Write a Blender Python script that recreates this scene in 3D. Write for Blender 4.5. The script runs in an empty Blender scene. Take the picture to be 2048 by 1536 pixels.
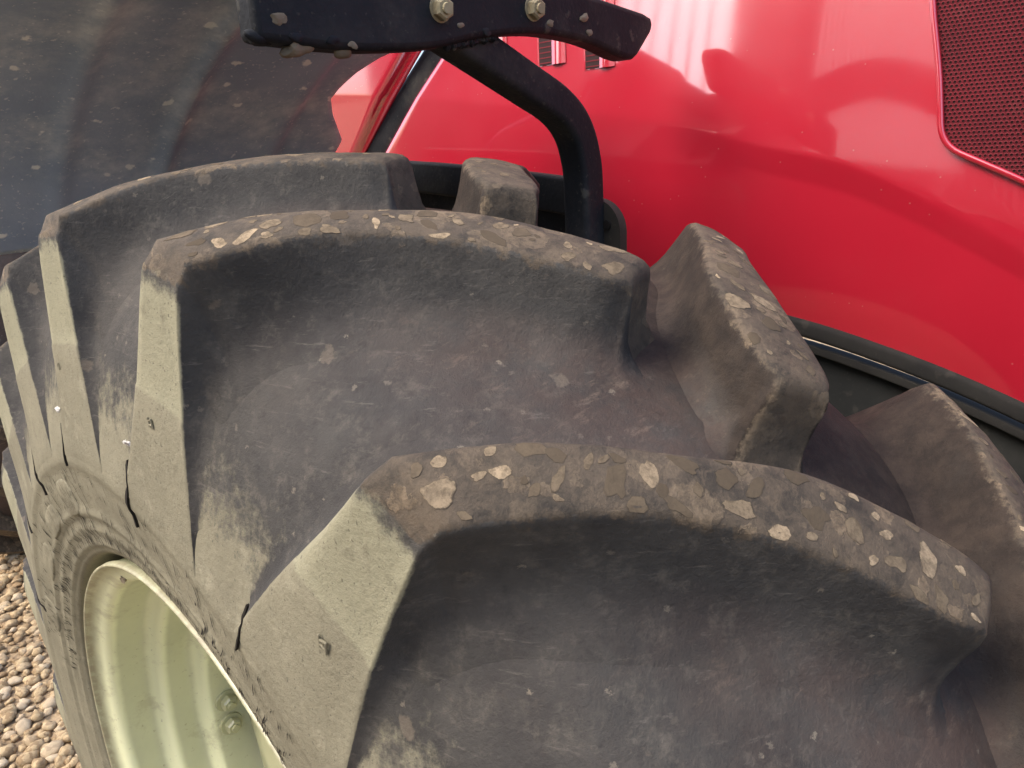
import bpy, bmesh, math, random
from mathutils import Vector, Matrix, noise
random.seed(7)
S = bpy.context.scene
COL = S.collection
PI = math.pi

# ------------------------------------------------------------------ camera
ZW = 0.75                                     # wheel centre above the gravel
cam = bpy.data.cameras.new('camera'); cam_o = bpy.data.objects.new('camera', cam); COL.objects.link(cam_o)
yaw, pit, rol = 0.7718, 0.3011, -0.0496
fw = Vector((-math.sin(yaw)*math.cos(pit), -math.cos(yaw)*math.cos(pit), -math.sin(pit)))
rt = fw.cross(Vector((0, 0, 1))).normalized(); up = rt.cross(fw)
r2 = rt*math.cos(rol) + up*math.sin(rol); u2 = -rt*math.sin(rol) + up*math.cos(rol)
M = Matrix((r2, u2, -fw)).transposed().to_4x4()
M.translation = Vector((0.3536, 0.5765, 0.7372 + ZW))
cam_o.matrix_world = M
cam.sensor_width = 36; cam.lens = 0.7114*36
cam.clip_start = 0.01; cam.clip_end = 300
S.camera = cam_o

# ------------------------------------------------------------------ sky, sun, exposure
SUN = Vector((0.60, -0.27, 0.75)).normalized()           # towards the sun
el = math.asin(SUN.z); az = math.atan2(SUN.x, SUN.y)
w = bpy.data.worlds.new('World'); S.world = w; w.use_nodes = True
nt = w.node_tree; bg = nt.nodes['Background']
sk = nt.nodes.new('ShaderNodeTexSky'); sk.sky_type = 'NISHITA'; sk.sun_disc = False
sk.sun_elevation = el; sk.sun_rotation = az; sk.dust_density = 4.0; sk.ozone_density = 0.3; sk.air_density = 0.8
nt.links.new(sk.outputs[0], bg.inputs[0]); bg.inputs[1].default_value = 0.15
sl = bpy.data.lights.new('sun', 'SUN'); so = bpy.data.objects.new('sun', sl); COL.objects.link(so)
sl.energy = 0.85; sl.angle = math.radians(34); sl.color = (1.0, 0.95, 0.86)
so.rotation_euler = SUN.to_track_quat('Z', 'Y').to_euler(); so.location = (6, -8, 12)
S.view_settings.view_transform = 'Standard'; S.view_settings.look = 'None'
S.view_settings.exposure = 1.55; S.view_settings.gamma = 1.0

# ------------------------------------------------------------------ node helpers
class N:
    def __init__(s, name):
        s.m = bpy.data.materials.new(name); s.m.use_nodes = True
        s.t = s.m.node_tree; s.b = s.t.nodes['Principled BSDF']
        s.tc = s.t.nodes.new('ShaderNodeTexCoord')
        s.rnd = None
    def put(s, sock, v):
        if hasattr(v, 'is_linked'): s.t.links.new(v, sock)
        elif isinstance(v, (tuple, list)):
            sock.default_value = tuple(v) + ((1,) if len(v) == 3 and len(sock.default_value) == 4 else ())
        else: sock.default_value = v
    def set(s, **k):
        for n, v in k.items(): s.put(s.b.inputs[n.replace('_', ' ')], v)
        return s
    def obj(s, off=True):
        o = s.tc.outputs['Object']
        if not off: return o
        if s.rnd is None:
            oi = s.t.nodes.new('ShaderNodeObjectInfo')
            v = s.t.nodes.new('ShaderNodeVectorMath'); v.operation = 'SCALE'
            c = s.t.nodes.new('ShaderNodeCombineXYZ')
            for i in range(3): s.t.links.new(oi.outputs['Random'], c.inputs[i])
            s.t.links.new(c.outputs[0], v.inputs[0]); v.inputs['Scale'].default_value = 37.0
            a = s.t.nodes.new('ShaderNodeVectorMath'); a.operation = 'ADD'
            s.t.links.new(o, a.inputs[0]); s.t.links.new(v.outputs[0], a.inputs[1]); s.rnd = a.outputs[0]
        return s.rnd
    def uv(s): return s.tc.outputs['UV']
    def mapv(s, vec, scale=(1, 1, 1), rot=(0, 0, 0), loc=(0, 0, 0)):
        n = s.t.nodes.new('ShaderNodeMapping'); s.put(n.inputs[0], vec)
        n.inputs['Scale'].default_value = scale; n.inputs['Rotation'].default_value = rot; n.inputs['Location'].default_value = loc
        return n.outputs[0]
    def noise(s, vec, scale, detail=4, rough=.55, dist=0, color=False):
        n = s.t.nodes.new('ShaderNodeTexNoise'); s.put(n.inputs['Vector'], vec)
        n.inputs['Scale'].default_value = scale; n.inputs['Detail'].default_value = detail
        n.inputs['Roughness'].default_value = rough; n.inputs['Distortion'].default_value = dist
        return n.outputs['Color' if color else 0]
    def voro(s, vec, scale, feature='F1', out='Distance', rand=1.0):
        n = s.t.nodes.new('ShaderNodeTexVoronoi'); s.put(n.inputs['Vector'], vec)
        n.feature = feature; n.inputs['Scale'].default_value = scale; n.inputs['Randomness'].default_value = rand
        return n.outputs[out]
    def math(s, op, a, b=0.0, clamp=False):
        n = s.t.nodes.new('ShaderNodeMath'); n.operation = op; n.use_clamp = clamp
        s.put(n.inputs[0], a); s.put(n.inputs[1], b); return n.outputs[0]
    def ramp(s, v, a, b, lo=0.0, hi=1.0):
        n = s.t.nodes.new('ShaderNodeMapRange'); n.interpolation_type = 'SMOOTHSTEP'
        s.put(n.inputs[0], v); n.inputs[1].default_value = a; n.inputs[2].default_value = b
        n.inputs[3].default_value = lo; n.inputs[4].default_value = hi; return n.outputs[0]
    def mix(s, f, a, b):
        n = s.t.nodes.new('ShaderNodeMix'); n.data_type = 'RGBA'
        s.put(n.inputs[0], f); s.put(n.inputs[6], a); s.put(n.inputs[7], b); return n.outputs[2]
    def attr(s, name):
        n = s.t.nodes.new('ShaderNodeAttribute'); n.attribute_name = name; return n.outputs['Fac']
    def bump(s, h, strength=.3, dist=.002, prev=None):
        n = s.t.nodes.new('ShaderNodeBump'); s.put(n.inputs['Height'], h)
        n.inputs['Strength'].default_value = strength; n.inputs['Distance'].default_value = dist
        if prev: s.t.links.new(prev, n.inputs['Normal'])
        return n.outputs[0]
    def sep(s, v, i):
        n = s.t.nodes.new('ShaderNodeSeparateXYZ'); s.put(n.inputs[0], v); return n.outputs[i]
    def vadd(s, a, b, scale=1.0):
        m = s.t.nodes.new('ShaderNodeVectorMath'); m.operation = 'SCALE'; s.put(m.inputs[0], b); m.inputs['Scale'].default_value = scale
        n = s.t.nodes.new('ShaderNodeVectorMath'); n.operation = 'ADD'; s.put(n.inputs[0], a); s.t.links.new(m.outputs[0], n.inputs[1]); return n.outputs[0]

# ------------------------------------------------------------------ materials
def rubber_material(name):
    n = N(name); lo = n.obj(False); o = n.t.nodes.new('ShaderNodeNewGeometry').outputs['Position']   # one continuous coat over tyre and lugs
    wob = n.noise(o, 55, 3, color=True)
    ow = n.vadd(n.vadd(o, wob, .014), n.noise(o, 260, 3, .7, color=True), .006)
    base = n.mix(n.ramp(n.noise(o, 14, 6, .65), .3, .7), (.034, .033, .032), (.058, .055, .051))
    # thin dry film, scuffs, specks and grains stuck to the rubber
    film = n.ramp(n.noise(o, 9, 7, .72), .40, .72)
    c = n.mix(n.math('MULTIPLY', film, .34), base, (.130, .120, .102))
    c = n.mix(n.ramp(n.noise(o, 70, 6, .75), .50, .72, 0, .40), c, (.155, .138, .112))
    c = n.mix(n.ramp(n.noise(o, 95, 6, .75), .52, .70, 0, .55), c, (.030, .029, .028))
    scuff = n.ramp(n.noise(n.mapv(o, (60, 14, 260), (.5, .1, .2)), 1.0, 5, .75), .58, .72)
    c = n.mix(n.math('MULTIPLY', scuff, .40), c, (.19, .172, .145))
    # floor between the lugs: reddish brown soil rubbed in
    fl = n.math('MULTIPLY', n.attr('floor'), n.ramp(n.noise(o, 22, 7, .75), .25, .62))
    c = n.mix(n.math('MULTIPLY', fl, .72), c, (.095, .058, .044))
    streak = n.ramp(n.noise(n.mapv(o, (30, 120, 120), (0, 0, .6)), 1.0, 6, .75), .56, .68)
    c = n.mix(n.math('MULTIPLY', n.math('MULTIPLY', streak, n.attr('floor')), .6), c, (.20, .15, .11))
    owr = n.vadd(o, n.noise(o, 420, 4, .8, color=True), .008)
    vcs = n.voro(owr, 150, out='Color')
    speck = n.math('MULTIPLY', n.ramp(n.voro(owr, 150), .30, .18), n.ramp(n.sep(vcs, 0), .91, .94))
    c = n.mix(n.math('MULTIPLY', speck, n.math('MULTIPLY', n.sep(vcs, 1), .62)), c, (.26, .225, .17))
    flake = n.math('MULTIPLY', n.ramp(n.voro(ow, 42), .26, .18), n.ramp(n.sep(n.voro(ow, 42, out='Color'), 1), .86, .88))
    c = n.mix(n.math('MULTIPLY', flake, .5), c, (.17, .14, .105))
    # inner half of the tread: darker brown tone
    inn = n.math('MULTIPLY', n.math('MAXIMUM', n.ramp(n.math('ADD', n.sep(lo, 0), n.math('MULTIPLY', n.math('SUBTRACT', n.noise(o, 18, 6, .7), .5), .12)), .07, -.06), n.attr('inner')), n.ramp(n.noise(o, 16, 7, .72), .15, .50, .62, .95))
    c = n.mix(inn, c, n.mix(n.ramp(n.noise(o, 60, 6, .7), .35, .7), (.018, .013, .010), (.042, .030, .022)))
    # lug tops: worn brown film, smeared soil and ragged dried mud scabs
    top = n.attr('top')
    edge = n.noise(o, 110, 6, .7)
    topm = n.ramp(n.math('ADD', top, n.math('MULTIPLY', n.math('SUBTRACT', edge, .5), 1.3)), .35, .60)
    tcol = n.mix(n.ramp(n.noise(o, 40, 7, .75), .32, .66), (.040, .034, .027), (.105, .082, .058))
    smear = n.ramp(n.noise(n.vadd(o, wob, .03), 30, 7, .72), .50, .58)
    tcol = n.mix(n.math('MULTIPLY', smear, .45), tcol, (.145, .110, .074))
    c = n.mix(n.math('MULTIPLY', topm, .94), c, tcol)
    spots = None
    for sc, th, keep in ((30, .43, .40), (48, .40, .35), (85, .38, .45)):
        vd = n.voro(ow, sc); vc = n.voro(ow, sc, out='Color')
        present = n.ramp(n.sep(vc, 0), keep, keep + .03)
        rad = n.math('ADD', n.math('MULTIPLY', n.sep(vc, 1), .24), n.math('MULTIPLY', n.noise(o, 130, 5, .75), .22))
        tone = n.math('ADD', n.math('MULTIPLY', n.math('POWER', n.sep(vc, 2), 2.2), .85), .15)
        sp = n.math('MULTIPLY', n.ramp(n.math('SUBTRACT', vd, rad), th - .24, th - .30), n.math('MULTIPLY', present, tone))
        spots = sp if spots is None else n.math('MAXIMUM', spots, sp)
    spots = n.math('MULTIPLY', spots, n.ramp(n.noise(o, 210, 7, .8), .34, .60, .15, 1))
    spots = n.math('MULTIPLY', spots, topm)
    scol = n.mix(n.noise(o, 30, 3), (.22, .160, .098), (.40, .305, .200))
    c = n.mix(n.math('MULTIPLY', spots, .55), c, scol)
    # outer shoulder and sidewall: pale khaki dust film
    side = n.attr('side')
    sm = n.ramp(n.math('ADD', side, n.math('MULTIPLY', n.math('SUBTRACT', n.noise(o, 75, 6, .75), .5), 1.1)), .3, .7)
    k = n.mix(n.ramp(n.noise(o, 11, 6, .65), .3, .72), (.205, .190, .130), (.300, .280, .195))
    yz = n.math('SQRT', n.math('ADD', n.math('MULTIPLY', n.sep(lo, 1), n.sep(lo, 1)), n.math('MULTIPLY', n.sep(lo, 2), n.sep(lo, 2))))
    k = n.mix(n.ramp(yz, .6200, .6165), n.mix(.55, k, (.315, .305, .205)), n.mix(.35, k, (.185, .168, .118)))
    k = n.mix(n.ramp(n.noise(n.mapv(o, (60, 240, 40)), 1, 4, .7), .55, .8, 0, .35), k, (.13, .115, .080))
    k = n.mix(n.ramp(n.noise(o, 420, 2, .5), .64, .72, 0, .6), k, (.06, .055, .045))
    k = n.mix(n.ramp(n.noise(o, 60, 7, .78), .52, .70, 0, .45), k, (.125, .112, .080))
    k = n.mix(n.ramp(n.noise(n.mapv(o, (1, 1, 1), (.3, .5, .1)), 24, 7, .75), .54, .68, 0, .45), k, (.36, .335, .24))
    c = n.mix(n.math('MULTIPLY', sm, .93), c, k)
    h = n.math('ADD', n.math('MULTIPLY', n.noise(o, 240, 6, .75), .6), n.math('MULTIPLY', n.noise(o, 45, 6, .7), .6))
    h = n.math('ADD', h, n.math('MULTIPLY', spots, .38))
    n.set(Base_Color=c, Roughness=n.ramp(sm, 0, 1, .78, .92), Specular_IOR_Level=.28, Normal=n.bump(h, .7, .0028))
    return n.m

def plastic_material(name, a, b, dust, rough=.55, amount=.5, bump=.25):
    n = N(name); o = n.obj()
    c = n.mix(n.ramp(n.noise(o, 12, 5), .3, .7), a, b)
    c = n.mix(n.ramp(n.noise(o, 7, 7, .7), .45, .8, 0, amount), c, dust)
    sp = n.voro(n.vadd(o, n.noise(o, 70, 3, color=True), .02), 34)
    pr = n.ramp(n.sep(n.voro(n.vadd(o, n.noise(o, 70, 3, color=True), .02), 34, out='Color'), 0), .62, .65)
    sp = n.math('MULTIPLY', n.ramp(sp, .26, .14), pr)
    c = n.mix(n.math('MULTIPLY', sp, min(1, amount*1.1)), c, dust)
    fine = n.ramp(n.noise(o, 160, 3, .6), .62, .70, 0, amount*.6)
    c = n.mix(fine, c, dust)
    n.set(Base_Color=c, Roughness=rough, Specular_IOR_Level=.25, Normal=n.bump(n.math('ADD', n.noise(o, 180, 4), n.math('MULTIPLY', sp, .6)), bump, .0015))
    return n.m

def paint_material(name, col, col2, rough=.12, coat=1.0, dust=None, damt=.06, flake=True):
    n = N(name); o = n.obj(False)
    c = n.mix(n.ramp(n.noise(o, 3, 4), .3, .7), col, col2)
    if dust: c = n.mix(n.ramp(n.noise(o, 9, 6, .7), .45, .8, 0, damt), c, dust)
    c = n.mix(n.math('MULTIPLY', n.ramp(n.voro(o, 90), .12, .05), n.ramp(n.sep(n.voro(o, 90, out='Color'), 0), .88, .9, 0, .35)), c, (.42, .30, .24))
    n.set(Base_Color=c, Roughness=n.ramp(n.noise(o, 6, 5), .3, .7, rough*.85, rough*1.2), Coat_Weight=coat, Coat_Roughness=n.ramp(n.noise(o, 4, 6, .7), .3, .7, .045, .09), Specular_IOR_Level=.5)
    n.set(Normal=n.bump(n.noise(o, 3.5, 2), .10, .003), Coat_IOR=2.1 if coat > .9 else 1.5)
    return n.m

MR = rubber_material('dusty_rubber')
MG = plastic_material('black_plastic_veil_tint', (.26, .335, .44), (.32, .395, .50), (.76, .80, .78), .75, .85)  # base and pale patches lifted: lens veil and missing light put into the colour
MB = plastic_material('black_steel', (.007, .009, .012), (.012, .014, .018), (.13, .12, .095), .7, .36, .5)
MF = plastic_material('dark_frame', (.010, .011, .011), (.017, .018, .017), (.06, .055, .045), .8, .25, .2)
MTRIM = plastic_material('black_rubber_trim', (.013, .0125, .012), (.021, .020, .018), (.07, .06, .05), .9, .2, .2)
MS = plastic_material('grey_rail', (.034, .031, .025), (.050, .045, .037), (.13, .11, .085), .75, .3, .15)
MRED = paint_material('red_paint', (.40, .012, .028), (.44, .014, .032), .22, 1.0, (.30, .10, .08), .05)
MREDG = plastic_material('red_mesh', (.115, .008, .014), (.15, .011, .018), (.18, .05, .05), .7, .15, .1)
MBACK = plastic_material('grille_core', (.016, .003, .004), (.022, .004, .005), (.03, .012, .012), .7, .1, .1)
MRIM = paint_material('pale_rim_paint', (.38, .385, .225), (.43, .43, .26), .34, .6, (.30, .27, .17), .4)
n = N('dusty_rim_lit_bands'); o = n.obj(False); xx = n.math('ADD', n.sep(o, 0), n.math('MULTIPLY', n.math('SUBTRACT', n.noise(o, 25, 4), .5), .006))
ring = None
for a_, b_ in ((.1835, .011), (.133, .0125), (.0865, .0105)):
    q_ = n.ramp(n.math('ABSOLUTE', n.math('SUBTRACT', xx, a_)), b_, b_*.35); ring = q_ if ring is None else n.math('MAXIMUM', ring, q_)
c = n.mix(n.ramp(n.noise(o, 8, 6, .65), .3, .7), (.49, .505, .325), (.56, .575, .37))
c = n.mix(n.math('MULTIPLY', ring, .85), c, (.85, .88, .57))  # paler bands on the step slopes: lit stripes put into the colour
c = n.mix(n.ramp(n.noise(o, 120, 4, .7), .62, .72, 0, .5), c, (.22, .19, .11))
c = n.mix(n.math('MULTIPLY', n.ramp(n.sep(o, 0), .192, .198), n.ramp(n.noise(o, 45, 7, .75), .35, .62, .25, .85)), c, (.26, .225, .145))
c = n.mix(n.math('MULTIPLY', n.ramp(n.noise(o, 13, 7, .75), .52, .64), .35), c, (.30, .265, .16))
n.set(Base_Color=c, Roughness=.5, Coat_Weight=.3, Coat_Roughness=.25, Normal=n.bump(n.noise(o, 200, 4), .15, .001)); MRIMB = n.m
MBOLT = plastic_material('zinc_bolt', (.24, .20, .125), (.36, .31, .19), (.42, .36, .22), .75, .7, .6)
MMUD = plastic_material('dried_mud', (.17, .14, .10), (.24, .20, .14), (.30, .26, .19), .9, .5, .8)
MCR = plastic_material('crack_shadow', (.012, .010, .008), (.018, .015, .012), (.07, .06, .05), .9, .2, .2)
MWHITE = plastic_material('white_chip', (.42, .41, .38), (.52, .50, .47), (.6, .58, .5), .6, .2, .2)

# ------------------------------------------------------------------ object helpers
def link(name, me, mat, parent=None, loc=None, smooth=True, label=None):
    o = bpy.data.objects.new(name, me); COL.objects.link(o)
    if mat: me.materials.clear(); me.materials.append(mat)
    if smooth:
        for p in me.polygons: p.use_smooth = True
    if parent: o.parent = parent
    if loc is not None: o.location = loc
    if label: o['label'] = label
    return o
def pydata(verts, faces, attrs=None, uvs=None):
    me = bpy.data.meshes.new('mesh'); me.from_pydata([tuple(v) for v in verts], [], faces); me.update()
    for k, vals in (attrs or {}).items():
        a = me.attributes.new(k, 'FLOAT', 'POINT'); a.data.foreach_set('value', vals)
    if uvs:
        l = me.uv_layers.new(name='uv')
        for lp in me.loops: l.data[lp.index].uv = uvs[lp.vertex_index]
    return me
def grid_faces(nu, nv, closed_u=False, flip=False):
    f = []
    for i in range(nu if closed_u else nu - 1):
        for j in range(nv - 1):
            a, b = i*nv + j, ((i + 1) % nu)*nv + j
            q = (a, b, b + 1, a + 1); f.append(q[::-1] if flip else q)
    return f
def autosmooth(o, deg=40):
    for p in o.data.polygons: p.use_smooth = True
    o.data.set_sharp_from_angle(angle=math.radians(deg))
def bm_obj(name, bm, mat, parent=None, loc=None, deg=35, label=None):
    me = bpy.data.meshes.new(name); bm.normal_update(); bm.to_mesh(me); bm.free()
    o = link(name, me, mat, parent, loc, True, label); autosmooth(o, deg); return o
def sweep(path, section, caps=True):
    """section: list of (a, b) offsets in the frame (n1, n2) of every path point; path: list of (point, n1, n2)"""
    vs = []; m = len(section)
    for p, a, b in path:
        for s, t in section: vs.append(p + a*s + b*t)
    fs = []
    for i in range(len(path) - 1):
        for j in range(m):
            fs.append((i*m + j, i*m + (j + 1) % m, (i + 1)*m + (j + 1) % m, (i + 1)*m + j))
    if caps:
        fs.append(tuple(range(m))[::-1]); fs.append(tuple((len(path) - 1)*m + j for j in range(m)))
    me = pydata(vs, fs); bm = bmesh.new(); bm.from_mesh(me); bmesh.ops.recalc_face_normals(bm, faces=bm.faces); bm.to_mesh(me); bm.free()
    return me
def rrect(a, b, r, n=4):
    out = []
    for cx, cy, s in ((a - r, b - r, 0), (-a + r, b - r, 90), (-a + r, -b + r, 180), (a - r, -b + r, 270)):
        for i in range(n + 1):
            t = math.radians(s + 90*i/n); out.append((cx + r*math.cos(t), cy + r*math.sin(t)))
    return out
def cr(pts, n=8):
    """Catmull-Rom through points (tuples)"""
    P = [Vector(p) for p in pts]; P = [P[0]*2 - P[1]] + P + [P[-1]*2 - P[-2]]
    out = []
    for i in range(1, len(P) - 2):
        for k in range(n):
            t = k/n
            out.append(.5*((2*P[i]) + (P[i+1] - P[i-1])*t + (2*P[i-1] - 5*P[i] + 4*P[i+1] - P[i+2])*t*t + (3*P[i] - P[i-1] - 3*P[i+1] + P[i+2])*t**3))
    out.append(P[-2]); return out
def lin(x, xs, ys):
    if x <= xs[0]: return ys[0]
    for i in range(len(xs) - 1):
        if x <= xs[i+1]:
            t = (x - xs[i])/(xs[i+1] - xs[i]); return ys[i] + (ys[i+1] - ys[i])*t
    return ys[-1]
def smo(x, xs, ys):
    """monotone-ish cubic interpolation"""
    n = len(xs)
    if x <= xs[0]: return ys[0]
    if x >= xs[-1]: return ys[-1]
    i = 0
    while x > xs[i+1]: i += 1
    def sl(k):
        if k == 0: return (ys[1]-ys[0])/(xs[1]-xs[0])
        if k == n-1: return (ys[-1]-ys[-2])/(xs[-1]-xs[-2])
        return (ys[k+1]-ys[k-1])/(xs[k+1]-xs[k-1])
    h = xs[i+1]-xs[i]; t = (x-xs[i])/h
    return (2*t**3-3*t*t+1)*ys[i] + (t**3-2*t*t+t)*h*sl(i) + (-2*t**3+3*t*t)*ys[i+1] + (t**3-t*t)*h*sl(i+1)
def hexbolt(r, h, rw, hw, chamfer=.25):
    """hexagon head on a round washer, axis +Z, base at z=0"""
    bm = bmesh.new()
    bmesh.ops.create_cone(bm, cap_ends=True, segments=20, radius1=rw, radius2=rw*.94, depth=hw, matrix=Matrix.Translation((0, 0, hw/2)))
    bmesh.ops.create_cone(bm, cap_ends=True, segments=6, radius1=r, radius2=r, depth=h*.75, matrix=Matrix.Translation((0, 0, hw + h*.375)))
    bmesh.ops.create_cone(bm, cap_ends=True, segments=6, radius1=r, radius2=r*.8, depth=h*.25, matrix=Matrix.Translation((0, 0, hw + h*.875)))
    bmesh.ops.create_cone(bm, cap_ends=True, segments=14, radius1=r*.5, radius2=r*.45, depth=h*.3, matrix=Matrix.Translation((0, 0, hw + h*1.15)))
    return bm
def face_dir(o, d): o.rotation_euler = Vector(d).to_track_quat('Z', 'Y').to_euler()

# ================================================================== THE TRACTOR
tractor = bpy.data.objects.new('tractor', None); COL.objects.link(tractor)
tractor['label'] = 'red tractor seen close over its dusty front tyre and black mudguard'
tractor['category'] = 'tractor'
W0 = Vector((0, 0, ZW))

# ------------------------------------------------------------------ front tyre: carcass
CX = [0, .06, .10, .14, .165, .185, .198, .207, .2140, .2191]
CRr = [.703, .700, .694, .682, .668, .646, .622, .594, .563, .5357]
def carc(x): return smo(abs(x), CX, CRr)
prof = [(x, carc(x)) for x in [.219*i/30 for i in range(31)]]
prof += [(.2212, .524), (.2216, .519), (.2214, .514), (.2196, .510), (.2190, .504), (.2184, .494), (.2168, .484), (.2152, .475),
         (.2150, .471), (.2156, .468), (.2150, .464), (.2122, .461), (.2114, .453), (.2118, .450), (.2110, .447), (.2082, .441), (.2076, .434), (.2074, .431), (.2052, .429), (.2036, .4245), (.2005, .4200), (.190, .4185), (.17, .415), (.15, .40)]
full = [(-x, r) for x, r in prof[::-1]] + prof[1:]
def pol(x, r, th): return Vector((x, -r*math.sin(th), r*math.cos(th)))
NT = 300; vs = []; at = {'floor': [], 'side': [], 'top': [], 'wall': []}; uv = []
for i in range(NT):
    th = 2*PI*i/NT
    for x, r in full:
        d = .0012*(noise.noise(pol(x, r, th)*9) + .5*noise.noise(pol(x, r, th)*31)) if r > .54 else 0
        vs.append(pol(x, r + d, th)); uv.append((th if i < NT else 2*PI, r))
        at['side'].append(0 if x < 0 else lin(r, [.540, .565, .60, .65], [1, .6, .38, 0]))
        at['floor'].append(lin(r, [.62, .68], [0, 1])*(lin(x, [.02, .15], [1, .15]))); at['top'].append(0); at['wall'].append(1 if r < .54 and x > 0 else 0)
tyre = link('tyre', pydata(vs, grid_faces(NT, len(full), True), at, uv), MR, tractor, W0, label='dusty black front tyre with deep worn lugs')

# ------------------------------------------------------------------ front tyre: lugs
RK = [-.7554, -.6574, -.6026, -.5472, -.5007]; FK = [-.7814, -.6988, -.6356, -.5941, -.5576]; SK = [0, .25, .5, .75, 1]
TX = [0, .08, .15, .2, .235]; TR = [.75, .745, .7334, .716, .7041]
PITCH = 2*PI/20; PHASE = .1743
def topr(x): return smo(abs(x), TX, TR)
def sst(a, b, x):
    t = min(1, max(0, (x - a)/(b - a))); return t*t*(3 - 2*t)
def make_lug(wide=0.0, fk=1.0):
    st = []     # stations: (top (xR,rR,thR), top (xF,rF,thF), base (x,r) R, base F, height factor, top flag, side flag, inset)
    def mid(s):
        xr = -.0112 + s*(.2058 + .0112); xf = .0303 + s*(.2084 - .0303)
        return xr, smo(s, SK, RK), xf, smo(s, SK, FK) - wide
    xr, tr, xf, tf = mid(0); xr1, tr1, xf1, tf1 = mid(.12)
    d = Vector((((xr1 + xf1) - (xr + xf))/2, ((tr1 + tf1) - (tr + tf))/2*.75)); d.normalize()
    def add(s, h, shift=0.0, squeeze=0.0):
        a, ta, b, tb = mid(s)
        a -= d.x*shift; b -= d.x*shift; ta -= d.y*shift/.75; tb -= d.y*shift/.75
        ma, mt = (a + b)/2, (ta + tb)/2
        a += (ma - a)*squeeze; b += (ma - b)*squeeze; ta += (mt - ta)*squeeze; tb += (mt - tb)*squeeze
        k_ = .031*sst(.5, 1, s)
        st.append(((a, topr(a), ta), (b, topr(b), tb), (a - k_, carc(a - k_)), (b - k_, carc(b - k_)), h, 1.0, 0.0, 0.0))
    for h, sh, q in ((-.08, .030, .02), (.06, .022, .08), (.25, .015, .14), (.55, .0105, .18), (.84, .007, .20), (.95, .0045, .24), (1, .0, .25)): add(0, h, sh, q)
    for s, q in ((.012, .15), (.028, .09), (.05, .04), (.08, .01)): add(s, 1, 0, q)
    for i in range(3, 25): add(i/24*.972, 1, 0, 0)
    # round over the shoulder and run down the outer face to the foot
    pth = [(.2052, .7045, 0), (.2072, .7020, .012), (.2083, .6975, .035), (.2096, .680, .13), (.2108, .655, .26), (.2120, .632, .40), (.2130, .6195, .47),
           (.21385, .6165, .49), (.2148, .600, .59), (.2160, .583, .69), (.2176, .563, .81), (.2192, .5465, .91), (.2206, .534, .99), (.2216, .524, 1.06), (.2200, .512, 1.1)]
    for x, r, v in pth:
        thR = RK[-1] + .1017*(v**1.15); thF = FK[-1] - .047*(v**2.2)
        bx = .1748 + .0443*min(v, 1); br = carc(bx) if v < .99 else r - .004
        bx2 = bx if v < .99 else x - .006
        st.append(((x, r, thR), (x, r, thF), (bx2, br), (bx2, br), 1.0, lin(v, [0, .05], [1, 0]), sst(.0, .30, v), sst(.0, .95, v)))
    cross = [(-.05, 1.0, 0), (.015, .80, 0), (.06, .60, 0), (.14, .42, 0), (.26, .28, 0), (.44, .17, 0), (.66, .085, 0), (.86, .025, 0), (.935, .0, 0), (.975, -.12, 1), (1.0, -.34, 1)]
    vs = []; top = []; side = []; flo = []; inn = []
    for k, (A, B, bA, bB, h, tf_, sf_, sg) in enumerate(st):
        H = math.hypot(A[0] - bA[0], A[1] - bA[1])
        flare = fk*(min(.040, .34*min(H, .055) + .024))*(1 - .45*sg)*min(1, H/.028 + .03)
        width = max(.008, math.hypot(A[0] - B[0], (A[2] - B[2])*.72))
        row = []
        for (hh, off, t) in cross:
            hk = hh*h
            o_ = off*flare if off >= 0 else off*min(.021, width*.28)
            x = bA[0] + (A[0] - bA[0])*hk; r = bA[1] + (A[1] - bA[1])*hk
            xs_ = x - .55*o_*(1 - sg); r += (carc(bA[0] - .55*o_*(1 - sg)) - carc(bA[0]))*(1 - hk) if sg < 1 else 0
            row.append((xs_, r, A[2] + o_/r*(.85 + .15*sg), max(0, t if hh >= 1 else t*.7), hh))
        fr = []
        for (hh, off, t) in cross[::-1]:
            hk = hh*h
            o_ = off*flare if off >= 0 else off*min(.021, width*.28)
            x = bB[0] + (B[0] - bB[0])*hk; r = bB[1] + (B[1] - bB[1])*hk
            xs_ = x + .55*o_*(1 - sg); r += (carc(bB[0] + .55*o_*(1 - sg)) - carc(bB[0]))*(1 - hk) if sg < 1 else 0
            fr.append((xs_, r, B[2] - o_/r*(.85 + .15*sg), max(0, t if hh >= 1 else t*.7), hh))
        a, b = row[-1], fr[0]; midp = []
        for q in (.14, .28, .42, .58, .72, .86):
            midp.append(tuple(a[i] + (b[i] - a[i])*q + ((.0012*math.sin(PI*q)*h) if i == 1 else 0) for i in range(5)))
        for n_, (x, r, th, t, hh) in enumerate(row + midp + fr):
            p = pol(x, r, th)
            if hh > .3: p += p.normalized()*0 + Vector((0, p.y, p.z)).normalized()*.0009*noise.noise(p*38)
            vs.append(p)
            top.append(tf_*(1 if t >= .99 else (.55 if t > .1 else (lin(hh, [.7, .93], [0, .42])))))
            side.append(max((lin(sf_, [0, .0005, .25], [0, .25, 1]))*(1 if t >= .99 else lin(hh, [.8, .97], [0, 1])), lin(r, [.540, .565, .60, .65], [1, .6, .38, 0])*lin(hh, [0, .30], [1, 0])))
            inn.append(lin(hh, [.02, .45], [0, 1]))
            flo.append(lin(hh, [.0, .42], [1, 0])*lin(r, [.62, .68], [0, 1])*lin(-x if wide else x, [.02, .15], [1, .15]))
    m = len(cross)*2 + 6
    return vs, grid_faces(len(st), m, False, True), dict(top=top, side=side, floor=flo, wall=[0]*len(vs), inn=inn)
lv, lf, la = make_lug()
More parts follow.
